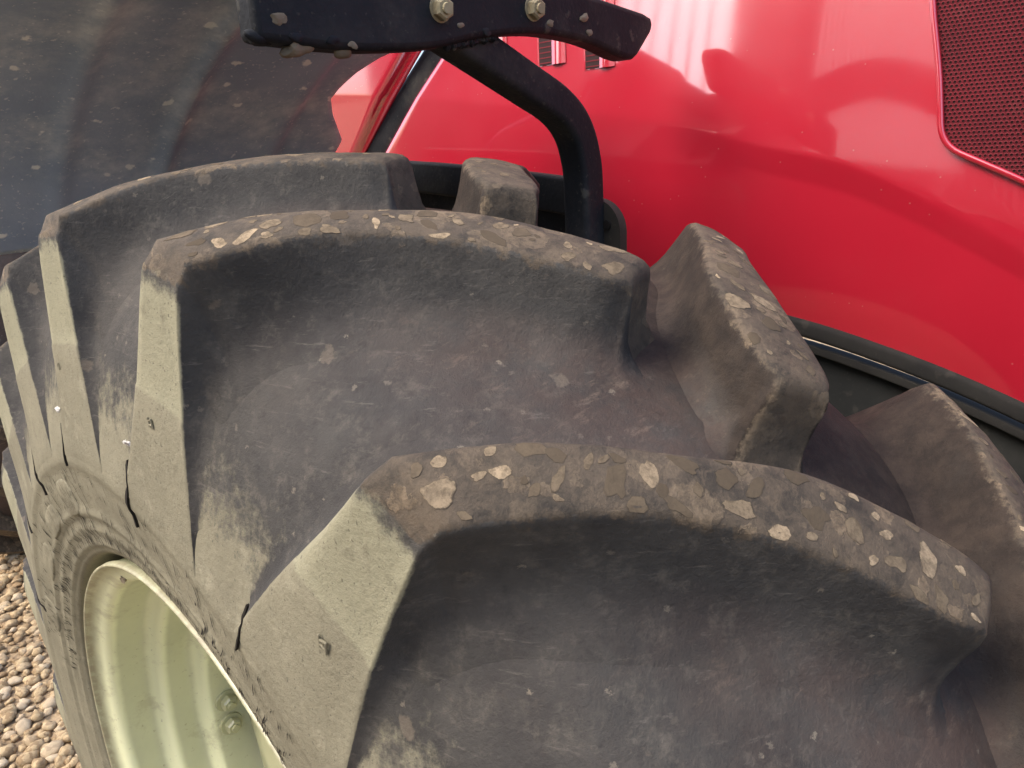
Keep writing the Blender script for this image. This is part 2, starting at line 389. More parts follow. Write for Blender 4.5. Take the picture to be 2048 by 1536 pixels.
lug_out = pydata(lv, lf, la); lv, lf, la = make_lug(.012, .42); lug_in = pydata([(-v.x, v.y, v.z) for v in lv], [f[::-1] for f in lf], dict(top=la['top'], side=[0]*len(lv), floor=la['floor'], wall=la['wall'], inner=la['inn']))
first = {}
for k in range(20):
    for me, ph in ((lug_out, 0.0), (lug_in, PHASE)):
        o = first.get(me)
        if o is None: o = link('lug', me, MR, tyre); first[me] = o
        else: o = o.copy(); COL.objects.link(o); o.parent = tyre
        o.rotation_euler = (k*PITCH + ph, 0, 0)

# dried mud scabs stuck on the lug tops
n = N('mud_scab'); o = n.t.nodes.new('ShaderNodeNewGeometry').outputs['Position']; oi = n.t.nodes.new('ShaderNodeObjectInfo').outputs['Random']
a_ = n.mix(n.math('POWER', oi, 2.0), (.085, .066, .045), (.42, .325, .21))
a_ = n.mix(n.ramp(n.noise(o, 160, 7, .8), .40, .66, 0, .75), a_, (.075, .058, .040))
a_ = n.mix(n.ramp(n.noise(o, 55, 6, .75), .48, .66, 0, .55), a_, (.095, .074, .052))
cm_ = n.ramp(n.math('ADD', n.attr('core'), n.math('MULTIPLY', n.math('SUBTRACT', n.noise(o, 230, 6, .8), .5), 1.5)), .12, .40)
a_ = n.mix(cm_, n.mix(n.ramp(n.noise(o, 40, 7, .75), .32, .66), (.040, .034, .027), (.105, .082, .058)), a_)
n.set(Base_Color=a_, Roughness=.95, Specular_IOR_Level=.15, Normal=n.bump(n.noise(o, 320, 6, .75), .35, .0012)); MSCAB = n.m
from mathutils.bvhtree import BVHTree
BV = {False: BVHTree.FromPolygons([v.co for v in lug_out.vertices], [tuple(p.vertices) for p in lug_out.polygons]), True: BVHTree.FromPolygons([v.co for v in lug_in.vertices], [tuple(p.vertices) for p in lug_in.polygons])}
rs_ = random.Random(23)
def scab(k, inner, s, t, a, b, rot, seed):
    xr = -.0112 + s*.217; xf = .0303 + s*.1781; wd = .012 if inner else 0
    x = xr + (xf - xr)*t; th = smo(s, SK, RK) + (smo(s, SK, FK) - wd - smo(s, SK, RK))*t
    x0, th0 = x, th; sg = -1 if inner else 1
    n_ = 15; vs = []; ca, sa = math.cos(rot), math.sin(rot); hgt = rs_.uniform(.00012, .00030)
    bite = rs_.uniform(0, 6.28) if rs_.random() < .35 else None
    for ring, (q, h) in enumerate(((1.0, -.0006), (.97, hgt*.8), (.86, hgt), (.5, hgt*rs_.uniform(.6, 1.0)))):
        for i in range(n_):
            u = 2*PI*i/n_; f = 1 + .55*noise.noise(Vector((1.2*math.cos(u), 1.2*math.sin(u), seed*1.7))) + .13*noise.noise(Vector((5*math.cos(u), 5*math.sin(u), seed*2.9)))
            if bite is not None: f *= 1 - .5*max(0, math.cos(u - bite))**3
            p, w_ = a*f*q*math.cos(u), b*f*q*math.sin(u)
            xx = x0 + p*ca - w_*sa; q0 = pol(sg*xx, topr(xx) + .002, th0 + (p*sa + w_*ca)/.74)
            hit, nn_, _, _ = BV[inner].find_nearest(q0)
            if nn_.dot(q0 - hit) < 0: nn_ = -nn_
            vs.append(hit + nn_*h)
    core = [(0, .12, .42, 1)[j] for j in range(4) for i in range(n_)]
    fs = [(j*n_ + i, j*n_ + (i+1) % n_, (j+1)*n_ + (i+1) % n_, (j+1)*n_ + i) for j in range(3) for i in range(n_)] + [tuple(3*n_ + i for i in range(n_))]
    if inner: fs = [f[::-1] for f in fs]
    o = link('mud_scab', pydata(vs, [f[::-1] for f in fs], dict(core=core)), MSCAB, tyre); autosmooth(o, 30); o.rotation_euler = (k*PITCH + (PHASE if inner else 0), 0, 0)
for k, inner, cnt in ((0, False, 50), (1, False, 48), (2, False, 14), (0, True, 44), (-1, True, 34), (1, True, 12)):
    put = []
    for q in range(cnt*14):
        if len(put) >= cnt: break
        s_, t_ = (rs_.uniform(.02, .97), rs_.uniform(.04, .96)); a = rs_.choice((.0025, .0035, .0045, .006, .007, .0085, .0105)); b = a*rs_.uniform(.4, .9)
        ew = min(t_, 1 - t_)*.034
        if a > ew + .005: continue
        px_, py_ = s_*.24, t_*.035
        if any((px_ - u)**2 + (py_ - v)**2 < (.75*(a + c_))**2 for u, v, c_ in put): continue
        put.append((px_, py_, a)); scab(k, inner, s_, t_, a, b, rs_.uniform(0, 3.14), rs_.uniform(0, 90))

# moulding marks, rubber splits and white chips on the outer wall
def wall_patch(name, pts, x, mat, th_w=.0012, label=None):
    """thin irregular strip following (theta, r) points on the outer wall"""
    vs = []; fs = []
    for i, (th, r, wd) in enumerate(pts):
        xx = x(r) if callable(x) else x
        for sx in (-1, 1):
            vs.append(pol(xx + th_w, r + .3*sx*wd, th + sx*wd/r)); vs.append(pol(xx - .004, r + .3*sx*wd, th + sx*wd/r))
    for i in range(len(pts) - 1):
        a, b = 4*i, 4*i + 4
        fs += [(a, a+2, b+2, b), (a+1, a, b, b+1), (a+2, a+3, b+3, b+2)]
    fs += [(0, 1, 3, 2), (4*len(pts) - 4, 4*len(pts) - 2, 4*len(pts) - 1, 4*len(pts) - 3)]
    return link(name, pydata(vs, fs), mat, tyre, None, False, label)
def xwall(r):
    xs = sorted([(p[1], p[0]) for p in prof if p[0] > .19 and p[1] > .40])
    return lin(r, [q[0] for q in xs], [q[1] for q in xs])
for k in range(-1, 6):
    t0 = -.404 + k*PITCH; n_ = 9 if k % 2 == 0 else 12; L = .037 if k % 2 == 0 else .052
    pts = []
    for i in range(n_):
        wd = random.uniform(.0003, .0009) if k % 2 == 0 else random.choice((.0003, .0005, .0017, .0012, .0003))
        pts.append((t0 + random.uniform(-.0018, .0018) + .0015*math.sin(i*.9 + k), .551 - L*i/(n_ - 1), wd))
    wall_patch('rubber_split', pts, lambda r: xwall(r) + .0006, MCR, label=None)
    if k in (1, 2):
        bm = bmesh.new(); bmesh.ops.create_icosphere(bm, subdivisions=2, radius=.0052)
        for v in bm.verts: v.co = Vector((v.co.x*.3, v.co.y*1.2, v.co.z*.4)) + v.co*.8*noise.noise(v.co*200 + Vector((k, 0, 0)))
        bm_obj('white_chip', bm, MWHITE, tyre, pol(xwall(.56) + .001, .563, t0 + .35/20*.3), label='white chip stuck in the groove between lugs')
def mould_mark(r, th, s=1.0):
    bm = bmesh.new()
    for (a, b, w_, h_, rot) in ((-.0045, 0, .0022, .014, .1), (.0045, -.001, .0022, .014, -.06), (0, .003, .009, .0022, .3), (0, -.003, .008, .002, -.2)):
        mt = Matrix.Translation((0, a*s, b*s)) @ Matrix.Rotation(rot, 4, 'X') @ Matrix.Diagonal((.0014, w_*s, h_*s, 1))
        bmesh.ops.create_cube(bm, size=1, matrix=mt)
    bmesh.ops.bevel(bm, geom=bm.edges[:], offset=.0004, segments=1, affect='EDGES')
    xo = lin(r, [.5357, .6165, .704], [.2199, .2141, .2086])
    o = bm_obj('mould_mark', bm, MR, tyre, pol(xo + .0006, r, th)); o.rotation_euler = (th + .3, .06, 0)
    for nm in ('side',):
        a = o.data.attributes.new(nm, 'FLOAT', 'POINT'); a.data.foreach_set('value', [.8]*len(o.data.vertices))
for k, r in ((0, .599), (1, .600), (2, .60)): mould_mark(r, -.519 + k*.335, .62 - .1*k)
rc_ = random.Random(11); vs = []; fs = []
def crack(th, r, L, wd, slant):
    n_ = 5; b = len(vs)
    for i in range(n_):
        t = i/(n_ - 1) - .5; w_ = wd*(1 - (2*abs(t))**2*.8)*rc_.uniform(.6, 1.3)
        rr = r + L*t; tt = th + (slant*L*t + rc_.uniform(-.0005, .0005))/r
        for sx in (-1, 1): vs.append(pol(xwall(rr) + .0009, rr, tt + sx*w_/r))
    for i in range(n_ - 1): fs.append((b + 2*i, b + 2*i + 1, b + 2*i + 3, b + 2*i + 2))
for q in range(460):
    c0 = rc_.choice((.15, .25, .35, .45, .6, .75, .9, 1.05, 1.2, -.05, -.2, -.35, -.5))
    th = c0 + rc_.gauss(0, .06)
    if th > .1: r = rc_.choice((rc_.uniform(.434, .46), rc_.uniform(.434, .450), rc_.uniform(.46, .51)))
    else: r = rc_.choice((rc_.uniform(.434, .450), rc_.uniform(.44, .515)))
    crack(th, r, rc_.choice((.006, .008, .010, .013, .018)), rc_.choice((.0005, .0007, .0010)), rc_.gauss(.15, .25))
for q in range(300):
    c0 = rc_.choice((.15, .3, .45, .6, .8, 1.0, -.1, -.3, -.5))
    crack(c0 + rc_.gauss(0, .08), rc_.choice((.436, .442, .450, .457, .475, .49, .505)) + rc_.gauss(0, .003), .003, .0005, rc_.choice((-1, 1))*rc_.uniform(2.5, 6))
wc = link('weather_crack', pydata(vs, fs), MCR, tyre, None, False); wc['kind'] = 'stuff'
# raised pads of the sidewall moulding (worn smooth)
def raised_pad(th, r, a, b, mat=MR):
    n_ = 20; vs = []; fs = []
    for ring, (q, hgt) in enumerate(((1.12, -.003), (1.0, .0004), (.88, .0012), (.0, .0012))):
        for i in range(n_):
            t = 2*PI*i/n_; ca, sa = math.cos(t), math.sin(t)
            e = .55; ca = math.copysign(abs(ca)**e, ca); sa = math.copysign(abs(sa)**e, sa)
            rr = r + b*q*sa; tt = th + a*q*ca/r
            vs.append(pol(xwall(rr) + hgt, rr, tt))
    for ring in range(3):
        for i in range(n_): fs.append((ring*n_ + i, ring*n_ + (i+1) % n_, (ring+1)*n_ + (i+1) % n_, (ring+1)*n_ + i))
    me = pydata(vs, fs, {'side': [.72]*len(vs), 'wall': [1]*len(vs)}, [(math.atan2(-v.y, v.z), math.hypot(v.y, v.z)) for v in vs])
    return link('raised_pad', me, mat, tyre)
for th, r, a, b in ((.37, .482, .026, .019), (.62, .478, .036, .014), (.88, .478, .036, .014), (1.14, .482, .026, .019)):
    raised_pad(th, r, a, b)
vs, fs = [], []
for th0 in (.37, 1.14):
    for q in range(26):
        crack(th0 + rc_.uniform(-.045, .045), .482 + rc_.uniform(-.012, .012), rc_.uniform(.006, .013), .0004, rc_.gauss(0, .1))
for i_ in range(len(vs)): vs[i_] = vs[i_] + Vector((.0013, 0, 0))
hc = link('hatching', pydata(vs, fs), MCR, tyre, None, False); hc['kind'] = 'stuff'

# ------------------------------------------------------------------ front rim
RP = [(.150, .408), (.190, .4085), (.1965, .4105), (.2015, .4095), (.2025, .4080), (.2015, .4062), (.1990, .4050), (.1945, .4022), (.1900, .3965), (.1855, .3880), (.1805, .3835), (.1740, .3822), (.160, .3815), (.146, .3810),
      (.1415, .3790), (.1375, .3745), (.1330, .3650), (.1285, .3605), (.1220, .3595), (.108, .3590), (.0975, .3585), (.0935, .3565), (.0895, .3515), (.0855, .3430), (.0810, .3390), (.0750, .3380), (.055, .3375),
      (.02, .337), (-.20, .337), (-.21, .40)]
RPs = []
for i in range(len(RP) - 1):
    RPs.append(Vector(RP[i])); RPs.append((Vector(RP[i]) + Vector(RP[i+1]))/2)
RPs.append(Vector(RP[-1])); NRm = 160; vs = []
for i in range(NRm):
    for p in RPs: vs.append(pol(p.x, p.y, 2*PI*i/NRm))
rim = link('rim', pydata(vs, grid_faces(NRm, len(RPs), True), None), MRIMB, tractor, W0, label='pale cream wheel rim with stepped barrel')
# wheel disc deep inside, eight scalloped tabs
vs = []; fs = []; ND = 192
for i in range(ND):
    th = 2*PI*i/ND; sc = .5 + .5*math.cos(th*8 + .9); ro =   .300 + .0375*min(1, max(0, (sc - .18)*3.2))
    for x, r in ((.030, .10), (.036, .16), (.060, .21), (.052, .27), (.034, ro - .004), (.031, ro), (.018, ro), (.020, .26), (.025, .10)): vs.append(pol(x, r, th))
disc = link('wheel_disc', pydata(vs, grid_faces(ND, 9, True)), MRIM, rim); autosmooth(disc, 35)
nb = hexbolt(.011, .012, .0165, .004); nutm = bpy.data.meshes.new('nut'); nb.to_mesh(nutm); nb.free()
for th in (1.50, 1.62, 2.28, 2.40, .72, .84):
    o = link('rim_nut', nutm, MRIM, rim, pol(.060, .3378, th), False); face_dir(o, -pol(0, 1, th))
bm = bmesh.new(); bmesh.ops.create_icosphere(bm, subdivisions=2, radius=.005)
for v in bm.verts: v.co = Vector((v.co.x*.5, v.co.y, v.co.z*.8)) + v.co*.5*noise.noise(v.co*300)
bm_obj('mud_fleck', bm, MMUD, rim, pol(.187, .3885, .47))

# ------------------------------------------------------------------ mudguard
RM = .94
def xin(thd): return lin(thd, [12, 18.9, 20, 22, 24.5, 27, 28.6, 31, 35.1], [-.40, -.373, -.345, -.322, -.305, -.297, -.296, -.318, -.367])
NTm, vs = 70, []
fr_ = [0, .02, .10, .16, .19, .30, .42, .44, .47, .485, .52, .6, .7, .8, .9, .98, 1]
for i in range(NTm):
    thd = 11.5 + i*(47.3 - 11.5)/(NTm - 1); th = math.radians(thd); xi = xin(thd); xo = .195
    for t in [i_/60 for i_ in range(61)]:
        x = xi + (xo - xi)*t
        bumpr = -.010*math.exp(-((x + .075)/.010)**2) + .012*(1 - sst(-.262, -.240, x)) - .006*math.exp(-((x - .06)/.012)**2)
        vs.append(pol(x, RM + bumpr + .004*math.sin(PI*t) + .0015*noise.noise(Vector((x*8, thd*.1, 0))), th))
mud = link('mudguard', pydata(vs, grid_faces(NTm, 61)), MG, tractor, W0, label='black mudguard behind the tyre')
sm_ = mud.modifiers.new('thick', 'SOLIDIFY'); sm_.thickness = .007; sm_.offset = 1
# mounting bar: flat steel on edge across the front of the mudguard
low = cr([(.052, .834, 0), (-.033, .8315, 0), (-.122, .838, 0), (-.18, .850, 0), (-.24, .859, 0), (-.291, .862, 0), (-.359, .858, 0), (-.415, .8465, 0)], 4)
end = [Vector((-.430, .8445, 0)), Vector((-.442, .845, 0)), Vector((-.452, .851, 0)), Vector((-.478, .877, 0)), Vector((-.482, .886, 0)), Vector((-.478, .894, 0))]
topl = [Vector((-.462, .898, 0)), Vector((-.378, .906, 0)), Vector((-.25, .912, 0)), Vector((-.10, .905, 0)), Vector((.052, .895, 0))]
bm = bmesh.new()
f0 = bm.faces.new([bm.verts.new((p.x, .002, p.y)) for p in low + end + topl])
ex = bmesh.ops.extrude_face_region(bm, geom=[f0]); bmesh.ops.translate(bm, verts=[v for v in ex['geom'] if isinstance(v, bmesh.types.BMVert)], vec=(0, -.030, 0))
bmesh.ops.recalc_face_normals(bm, faces=bm.faces)
for v in bm.verts: v.co.y += .0012*noise.noise(v.co*20)
bar = bm_obj('mounting_bar', bm, MB, tractor, W0, 50, 'black curved steel bar bolted across the front of the mudguard')
bv = bar.modifiers.new('bev', 'BEVEL'); bv.width = .006; bv.segments = 3; bv.limit_method = 'ANGLE'; bv.angle_limit = math.radians(50)
hb = hexbolt(.0105, .009, .0125, .003); hbm = bpy.data.meshes.new('bolt'); hb.to_mesh(hbm); hb.free()
for (x, y, z) in ((-.136, .001, .8725), (-.263, .001, .884)):
    o = link('bolt', hbm, MBOLT, bar, (x, y, z), False); face_dir(o, (.1, 1, -.1))
for j, (x, y, z, s) in enumerate(((.012, -.010, .832, .013), (-.035, -.012, .831, .009), (.045, -.008, .838, .012))):
    bm = bmesh.new(); bmesh.ops.create_icosphere(bm, subdivisions=3, radius=s)
    for v in bm.verts: v.co = Vector((v.co.x, v.co.y*.7, v.co.z*.55)); v.co += v.co*.9*noise.noise(v.co*90 + Vector((j*5, 0, 0)))
    bm_obj('mud_clod', bm, MMUD if j < 2 else MB, bar, (x, y, z))
for j in range(16):
    t = j/15; bm = bmesh.new(); bmesh.ops.create_icosphere(bm, subdivisions=1, radius=.0048)
    for v in bm.verts: v.co += v.co*.35*noise.noise(v.co*300 + Vector((j, 0, 0)))
    bm_obj('weld_bead', bm, MB, bar, (-.150 - .062*t, -.008, .8425 + .013*t + .001*math.sin(j*2)))
for j in range(9):
    x = random.uniform(-.40, .04); bm = bmesh.new(); bmesh.ops.create_icosphere(bm, subdivisions=2, radius=random.uniform(.003, .006))
    for v in bm.verts: v.co = Vector((v.co.x*1.3, v.co.y*.35, v.co.z*.8)); v.co += v.co*.9*noise.noise(v.co*220 + Vector((j*3, 0, 0)))
    bm_obj('mud_fleck', bm, MMUD if j % 3 else MB, bar, (x, .002, lin(-x, [-.05, .033, .122, .18, .291, .359, .415], [.836, .835, .842, .854, .866, .862, .852]) + random.uniform(0, .02)))
# second plate of the bracket, behind the bar
bm = bmesh.new(); bmesh.ops.create_cube(bm, size=1, matrix=Matrix.Translation((-.185, -.115, .884)) @ Matrix.Diagonal((.20, .17, .008, 1)))
bmesh.ops.bevel(bm, geom=bm.edges[:], offset=.002, segments=2, affect='EDGES')
bm_obj('bracket_plate', bm, MB, tractor, W0)
# bent support tube
tp = cr([(-.15, -.03, .868), (-.207, -.03, .8445), (-.28, -.03, .814), (-.330, -.03, .792), (-.360, -.03, .766), (-.375, -.03, .730), (-.379, -.03, .69), (-.380, -.03, .60), (-.380, -.03, .40)], 6)
fr = []
for i, p in enumerate(tp):
    t = (tp[min(i+1, len(tp)-1)] - tp[max(i-1, 0)]).normalized(); a = Vector((0, 1, 0)); fr.append((p, a, t.cross(a).normalized()))
tube = link('support_tube', sweep(fr, rrect(.020, .0195, .008)), MB, tractor, W0, label='bent black square tube carrying the mudguard'); autosmooth(tube, 50)
# lower knuckle arm with rounded end
ax = -.405
pts = [(ax, -.75, .735), (ax, -.42, .716), (ax, -.25, .703), (ax, -.12, .690), (ax, -.035, .680)]
fr = []
for p in cr(pts, 4):
    fr.append((p, Vector((1, 0, 0)), Vector((0, .08, 1)).normalized()))
arm = link('knuckle_arm', sweep(fr, rrect(.012, .024, .005)), MB, tractor, W0); autosmooth(arm, 50)
bm = bmesh.new()
bmesh.ops.create_cone(bm, cap_ends=True, segments=32, radius1=.042, radius2=.042, depth=.014, matrix=Matrix.Translation((ax + .002, -.028, .640)) @ Matrix.Rotation(PI/2, 4, 'Y'))
bmesh.ops.create_cube(bm, size=1, matrix=Matrix.Translation((ax + .002, -.028, .59)) @ Matrix.Diagonal((.0138, .0838, .10, 1)))
pl = bm_obj('end_plate', bm, MS, arm)
fr = [(p - Vector((.02, .02, .066)), a, b) for p, a, b in fr]
low = link('lower_arm', sweep(fr, rrect(.012, .055, .005)), MB, arm); autosmooth(low, 50)
bm = bmesh.new(); bmesh.ops.create_cone(bm, cap_ends=True, segments=16, radius1=.006, radius2=.006, depth=.004, matrix=Matrix.Translation((ax + .010, -.006, .650)) @ Matrix.Rotation(PI/2, 4, 'Y'))
bm_obj('bolt_hole', bm, MCR, arm)
o = link('bolt', hbm, MBOLT, arm, (ax + .012, -.405, .700), False); face_dir(o, (1, 0, 0))

# ------------------------------------------------------------------ bonnet side
YS = [-1.6, -.9, -.6, -.24, -.01, .10, .24, .41, .62, .85]
CZ = [.93, .885, .855, .805, .769, .740, .704, .622, .50, .33]
BZ = [.56, .555, .55, .538, .528, .520, .498, .452, .36, .20]
def zc(y): return smo(y, YS, CZ)
def zb(y): return smo(y, YS, BZ)
def sst(a, b, x):
    t = min(1, max(0, (x - a)/(b - a))); return t*t*(3 - 2*t)
def hoodx(y, z):
    """outer skin of the bonnet side"""
    c, b = zc(y), zb(y); nose = -.10*sst(.35, 1.1, y)
    step = .0055*sst(-.12, .22, y)
    bw = .034
    if z >= c:
        h = z - c; x = -.554 - .10*h - .13*h*h
    elif z > c - bw:
        t = (c - z)/bw; x = -.554 - step*(t if t < .8 else .8 + .2*math.sin((t - .8)/.2*PI/2)*.8)
    else:
        t = (c - bw - z)/max(.05, (c - bw - b)); x = -.554 - step*.96 + .003*math.sin(min(1, t)*PI) - .014*t
    return x + nose
ys = [-1.5 + i*2.4/170 for i in range(171)]
def hood_panel(name, y0, y1, flip_edges, label, lean=0.0):
    yy = [i/140 for i in range(141)]
    vs = []; nv = 0
    for q in yy:
        y = y0(.7) + (y1(.7) - y0(.7))*q
        c, b = zc(y), zb(y); zz = [b + (c - .034 - b)*i/14 for i in range(15)] + [c - .034 + .034*i/10 for i in range(1, 11)] + [c + .003, c + .008, c + .015] + [c + .015 + (.60)*i/24 for i in range(1, 25)]
        nv = len(zz)
        e = 0
        if 1:
            d0, d1 = q*(y1(.7) - y0(.7)), (1 - q)*(y1(.7) - y0(.7))
            for dd in ((d0,) if 'a' in flip_edges else ()) + ((d1,) if 'b' in flip_edges else ()):
                if dd < .03: e = max(e, .03 - math.sqrt(max(0, .03**2 - (.03 - dd)**2)))
        for z in zz:
            yq = y0(z) + (y1(z) - y0(z))*q; vs.append((hoodx(yq, z) - e + lean*(z - .78), yq, z))
    o = link(name, pydata(vs, grid_faces(len(yy), nv)), MRED, tractor, W0, label=label)
    return o
def gapy(z): return -.73 + (min(max(z, .62), 1.02) - .78)*1.23
hood = hood_panel('bonnet', lambda z: gapy(z) + .045, lambda z: 1.0, 'a', 'glossy red bonnet side with a long crease')
# rear cowl behind the slanted gap
rear = hood_panel('rear_cowl', lambda z: -1.6, lambda z: gapy(z) - .035, 'b', 'red cowl panel behind the dark gap', .10)
# slanted black seal between bonnet and cowl
vs = []
for i, (y, z) in enumerate([(gapy(z), z) for z in (.50, .62, .70, .78, .86, .94, 1.02, 1.2)]):
    for dx, dy in ((-.05, -.085), (-.016, -.050), (-.008, -.03), (-.012, .012), (-.018, .045), (-.05, .085)): vs.append((hoodx(y, z) - .012 + dx, y + dy, z))
seal = link('pillar_seal', pydata(vs, grid_faces(8, 6)), MB, tractor, W0, label='slanted black seal strip on the red bonnet')
# lower trim strip, grey rail and frame plate
def strip(name, dz, dx, sec, mat, label=None):
    fr = []
    for i in range(90):
        y = -1.4 + i*2.3/89
        fr.append((Vector((hoodx(y, zb(y)) + dx, y, zb(y) + dz)), Vector((1, 0, 0)), Vector((0, 0, 1))))
    o = link(name, sweep(fr, sec), mat, tractor, W0, label=label); autosmooth(o, 50); return o
strip('rubber_trim', -.004, -.002, rrect(.010, .0115, .006), MTRIM)
strip('frame_rail', -.030, -.010, rrect(.010, .0055, .002), MTRIM)
fr = []
for i in range(90):
    y = -1.4 + i*2.3/89; fr.append((Vector((hoodx(y, zb(y)) - .03, y, zb(y) - .32)), Vector((1, 0, 0)), Vector((0, 0, 1))))
o = link('chassis_plate', sweep(fr, rrect(.014, .29, .01)), MF, tractor, W0); autosmooth(o, 50)

# side grille: raised bead, perforated sheet, dark core
def rc(pts, r, n=6):
    P = [Vector(p) for p in pts]; out = [P[0]]
    for i in range(1, len(P) - 1):
        a = (P[i-1] - P[i]).normalized(); b = (P[i+1] - P[i]).normalized(); p0 = P[i] + a*r; p1 = P[i] + b*r
        for k in range(n + 1):
            t = k/n; out.append(p0*(1-t)**2 + P[i]*2*t*(1-t) + p1*t*t)
    out.append(P[-1]); return out
gb = rc([(.250, 1.16), (.2905, .875), (.309, .799), (.321, .728), (.4005, .6900), (.60, .57), (.80, .42)], .022)
gpath = []
for i, p in enumerate(gb):
    t = (gb[min(i+1, len(gb)-1)] - gb[max(i-1, 0)]).normalized()
    gpath.append((Vector((hoodx(p.x, p.y) + .0025, p.x, p.y)), Vector((1, 0, 0)), Vector((0, -t.y, t.x))))
bead = link('grille_bead', sweep(gpath, rrect(.005, .0032, .003, 5)), MRED, hood)
def inside_g(y, z):
    # right of / above the bead line
    best = None
    for i in range(len(gb) - 1):
        a, b = gb[i], gb[i+1]
        d = b - a; t = max(0, min(1, ((y - a.x)*d.x + (z - a.y)*d.y)/d.length_squared)); q = a + d*t
        dist = math.hypot(y - q.x, z - q.y); s = d.x*(z - q.y) - d.y*(y - q.x)
        if best is None or dist < best[0]: best = (dist, s)
    return best[1] > 0, best[0]
vs, fs = [], []; pitch = .0046; hw = .0017
row = 0; z = .60
cells = []
while z < 1.0:
    y = .25 + (pitch/2 if row % 2 else 0)
    while y < .56:
        ins, dd = inside_g(y, z)
        if ins and dd > .002: cells.append((y, z))
        y += pitch
    z += pitch*.866; row += 1
Ro = pitch/math.sqrt(3)
for (y, z) in cells:
    b = len(vs)
    for k in range(6):
        t = math.radians(30 + 60*k); vs.append((hoodx(y, z) + .0012, y + Ro*math.cos(t), z + Ro*math.sin(t)))
    for k in range(6):
        t = math.radians(30 + 60*k); vs.append((hoodx(y, z) + .0016, y + .62*Ro*math.cos(t), z + .62*Ro*math.sin(t)))
    for k in range(6):
        t = math.radians(30 + 60*k); vs.append((hoodx(y, z) + .0010, y + .55*Ro*math.cos(t), z + .55*Ro*math.sin(t)))
    for k in range(6):
        k2 = (k + 1) % 6; fs.append((b+k, b+k2, b+6+k2, b+6+k)); fs.append((b+6+k, b+6+k2, b+12+k2, b+12+k))
gm = link('grille_mesh', pydata(vs, fs), MREDG, hood, None, False, label='fine dark red perforated side grille'); gm['kind'] = 'stuff'
vs, fs = [], []
g2 = gb[:]; nn = len(g2)
for j in range(25):
    for p in g2:
        q = p + Vector((.012, .010))*j*1.2; vs.append((hoodx(q.x, q.y) + .0004, q.x, q.y))
link('grille_core', pydata(vs, grid_faces(25, nn)), MBACK, hood)

# louvre slots near the rear of the bonnet
def slot(y, z0, z1, wd):
    vs, fs = [], []
    secs_ = [(-.5, .0012), (-.36, -.0), (.30, .0), (.5, .004), (.75, .0045), (1.15, .0006)]
    zz = [z0 + (z1 - z0)*i/8 for i in range(9)]
    for z in zz:
        for a, d in secs_: vs.append((hoodx(y + a*wd, z) + d + .0008, y + a*wd - .10*(z - z0), z))
    o = link('louvre', pydata(vs, grid_faces(9, 6)), MRED, hood)
    vs = []; 
    for z in zz:
        for a in (-.42, .34): vs.append((hoodx(y + a*wd, z) + .0016, y + a*wd - .10*(z - z0), z + .001))
    s = link('louvre_mesh', pydata(vs, grid_faces(9, 2)), MBACK, hood)
    vs, fs = [], []
    for i in range(26):
        z = z0 + (z1 - z0)*(i + .5)/26; b = len(vs)
        for a, h in ((-.42, -.0009), (.34, -.0009), (.34, .0009), (-.42, .0009)): vs.append((hoodx(y + a*wd, z) + .0023, y + a*wd - .10*(z - z0), z + h))
        fs.append((b, b+1, b+2, b+3))
    w_ = link('louvre_wire', pydata(vs, fs), MREDG, hood, None, False); w_['kind'] = 'stuff'
for y, z in ((-.375, .886), (-.250, .871), (-.157, .856)): slot(y, z, z + .2, .034)

# ------------------------------------------------------------------ rear tyre, far behind
RR = .92; RC = Vector((-.275, -3.02, RR)); vs = []
rp = [(-.33, .55), (-.34, .66), (-.325, .78), (-.29, .84), (-.2, .868), (0, .88), (.2, .868), (.29, .84), (.325, .78), (.34, .66), (.33, .55)]
at = {'side': [], 'floor': [], 'top': [], 'wall': []}
for i in range(120):
    th = 2*PI*i/120
    for x, r in rp:
        vs.append(pol(x, r, th)); at['side'].append(.35 if r < .8 else .1); at['floor'].append(.7); at['top'].append(.25); at['wall'].append(0)
rt_o = link('rear_tyre', pydata(vs, grid_faces(120, len(rp), True), at), MR, tractor, RC, label='dark rear tyre far behind the front wheel')
bm = bmesh.new()
vs, fs = [], []
lv2 = []
for s in (-1, 1):
    pass
def rear_lug(sgn):
    vs = []; 
    for i in range(9):
        u = i/8; x = sgn*(.01 + .32*u); th = .26*u; r0 = .86 - .06*u**3; r1 = .925 - .035*u**3
        for r, dt in ((r0 - .01, -.045), (r1, -.026), (r1, .026), (r0 - .01, .045)): vs.append(pol(x, r, th + dt))
    f = grid_faces(9, 4, False, sgn > 0); f += [(0, 1, 2, 3), (32, 33, 34, 35)]
    n_ = len(vs); return pydata(vs, f, {'side': [.2]*n_, 'floor': [.5]*n_, 'top': [.7]*n_, 'wall': [0]*n_})
for sgn, ph in ((1, 0), (-1, .14)):
    me = rear_lug(sgn); o0 = None
    for k in range(22):
        if o0 is None: o0 = link('lug', me, MR, rt_o, None, False); o = o0
        else: o = o0.copy(); COL.objects.link(o); o.parent = rt_o
        o.rotation_euler = (k*2*PI/22 + ph, 0, 0)

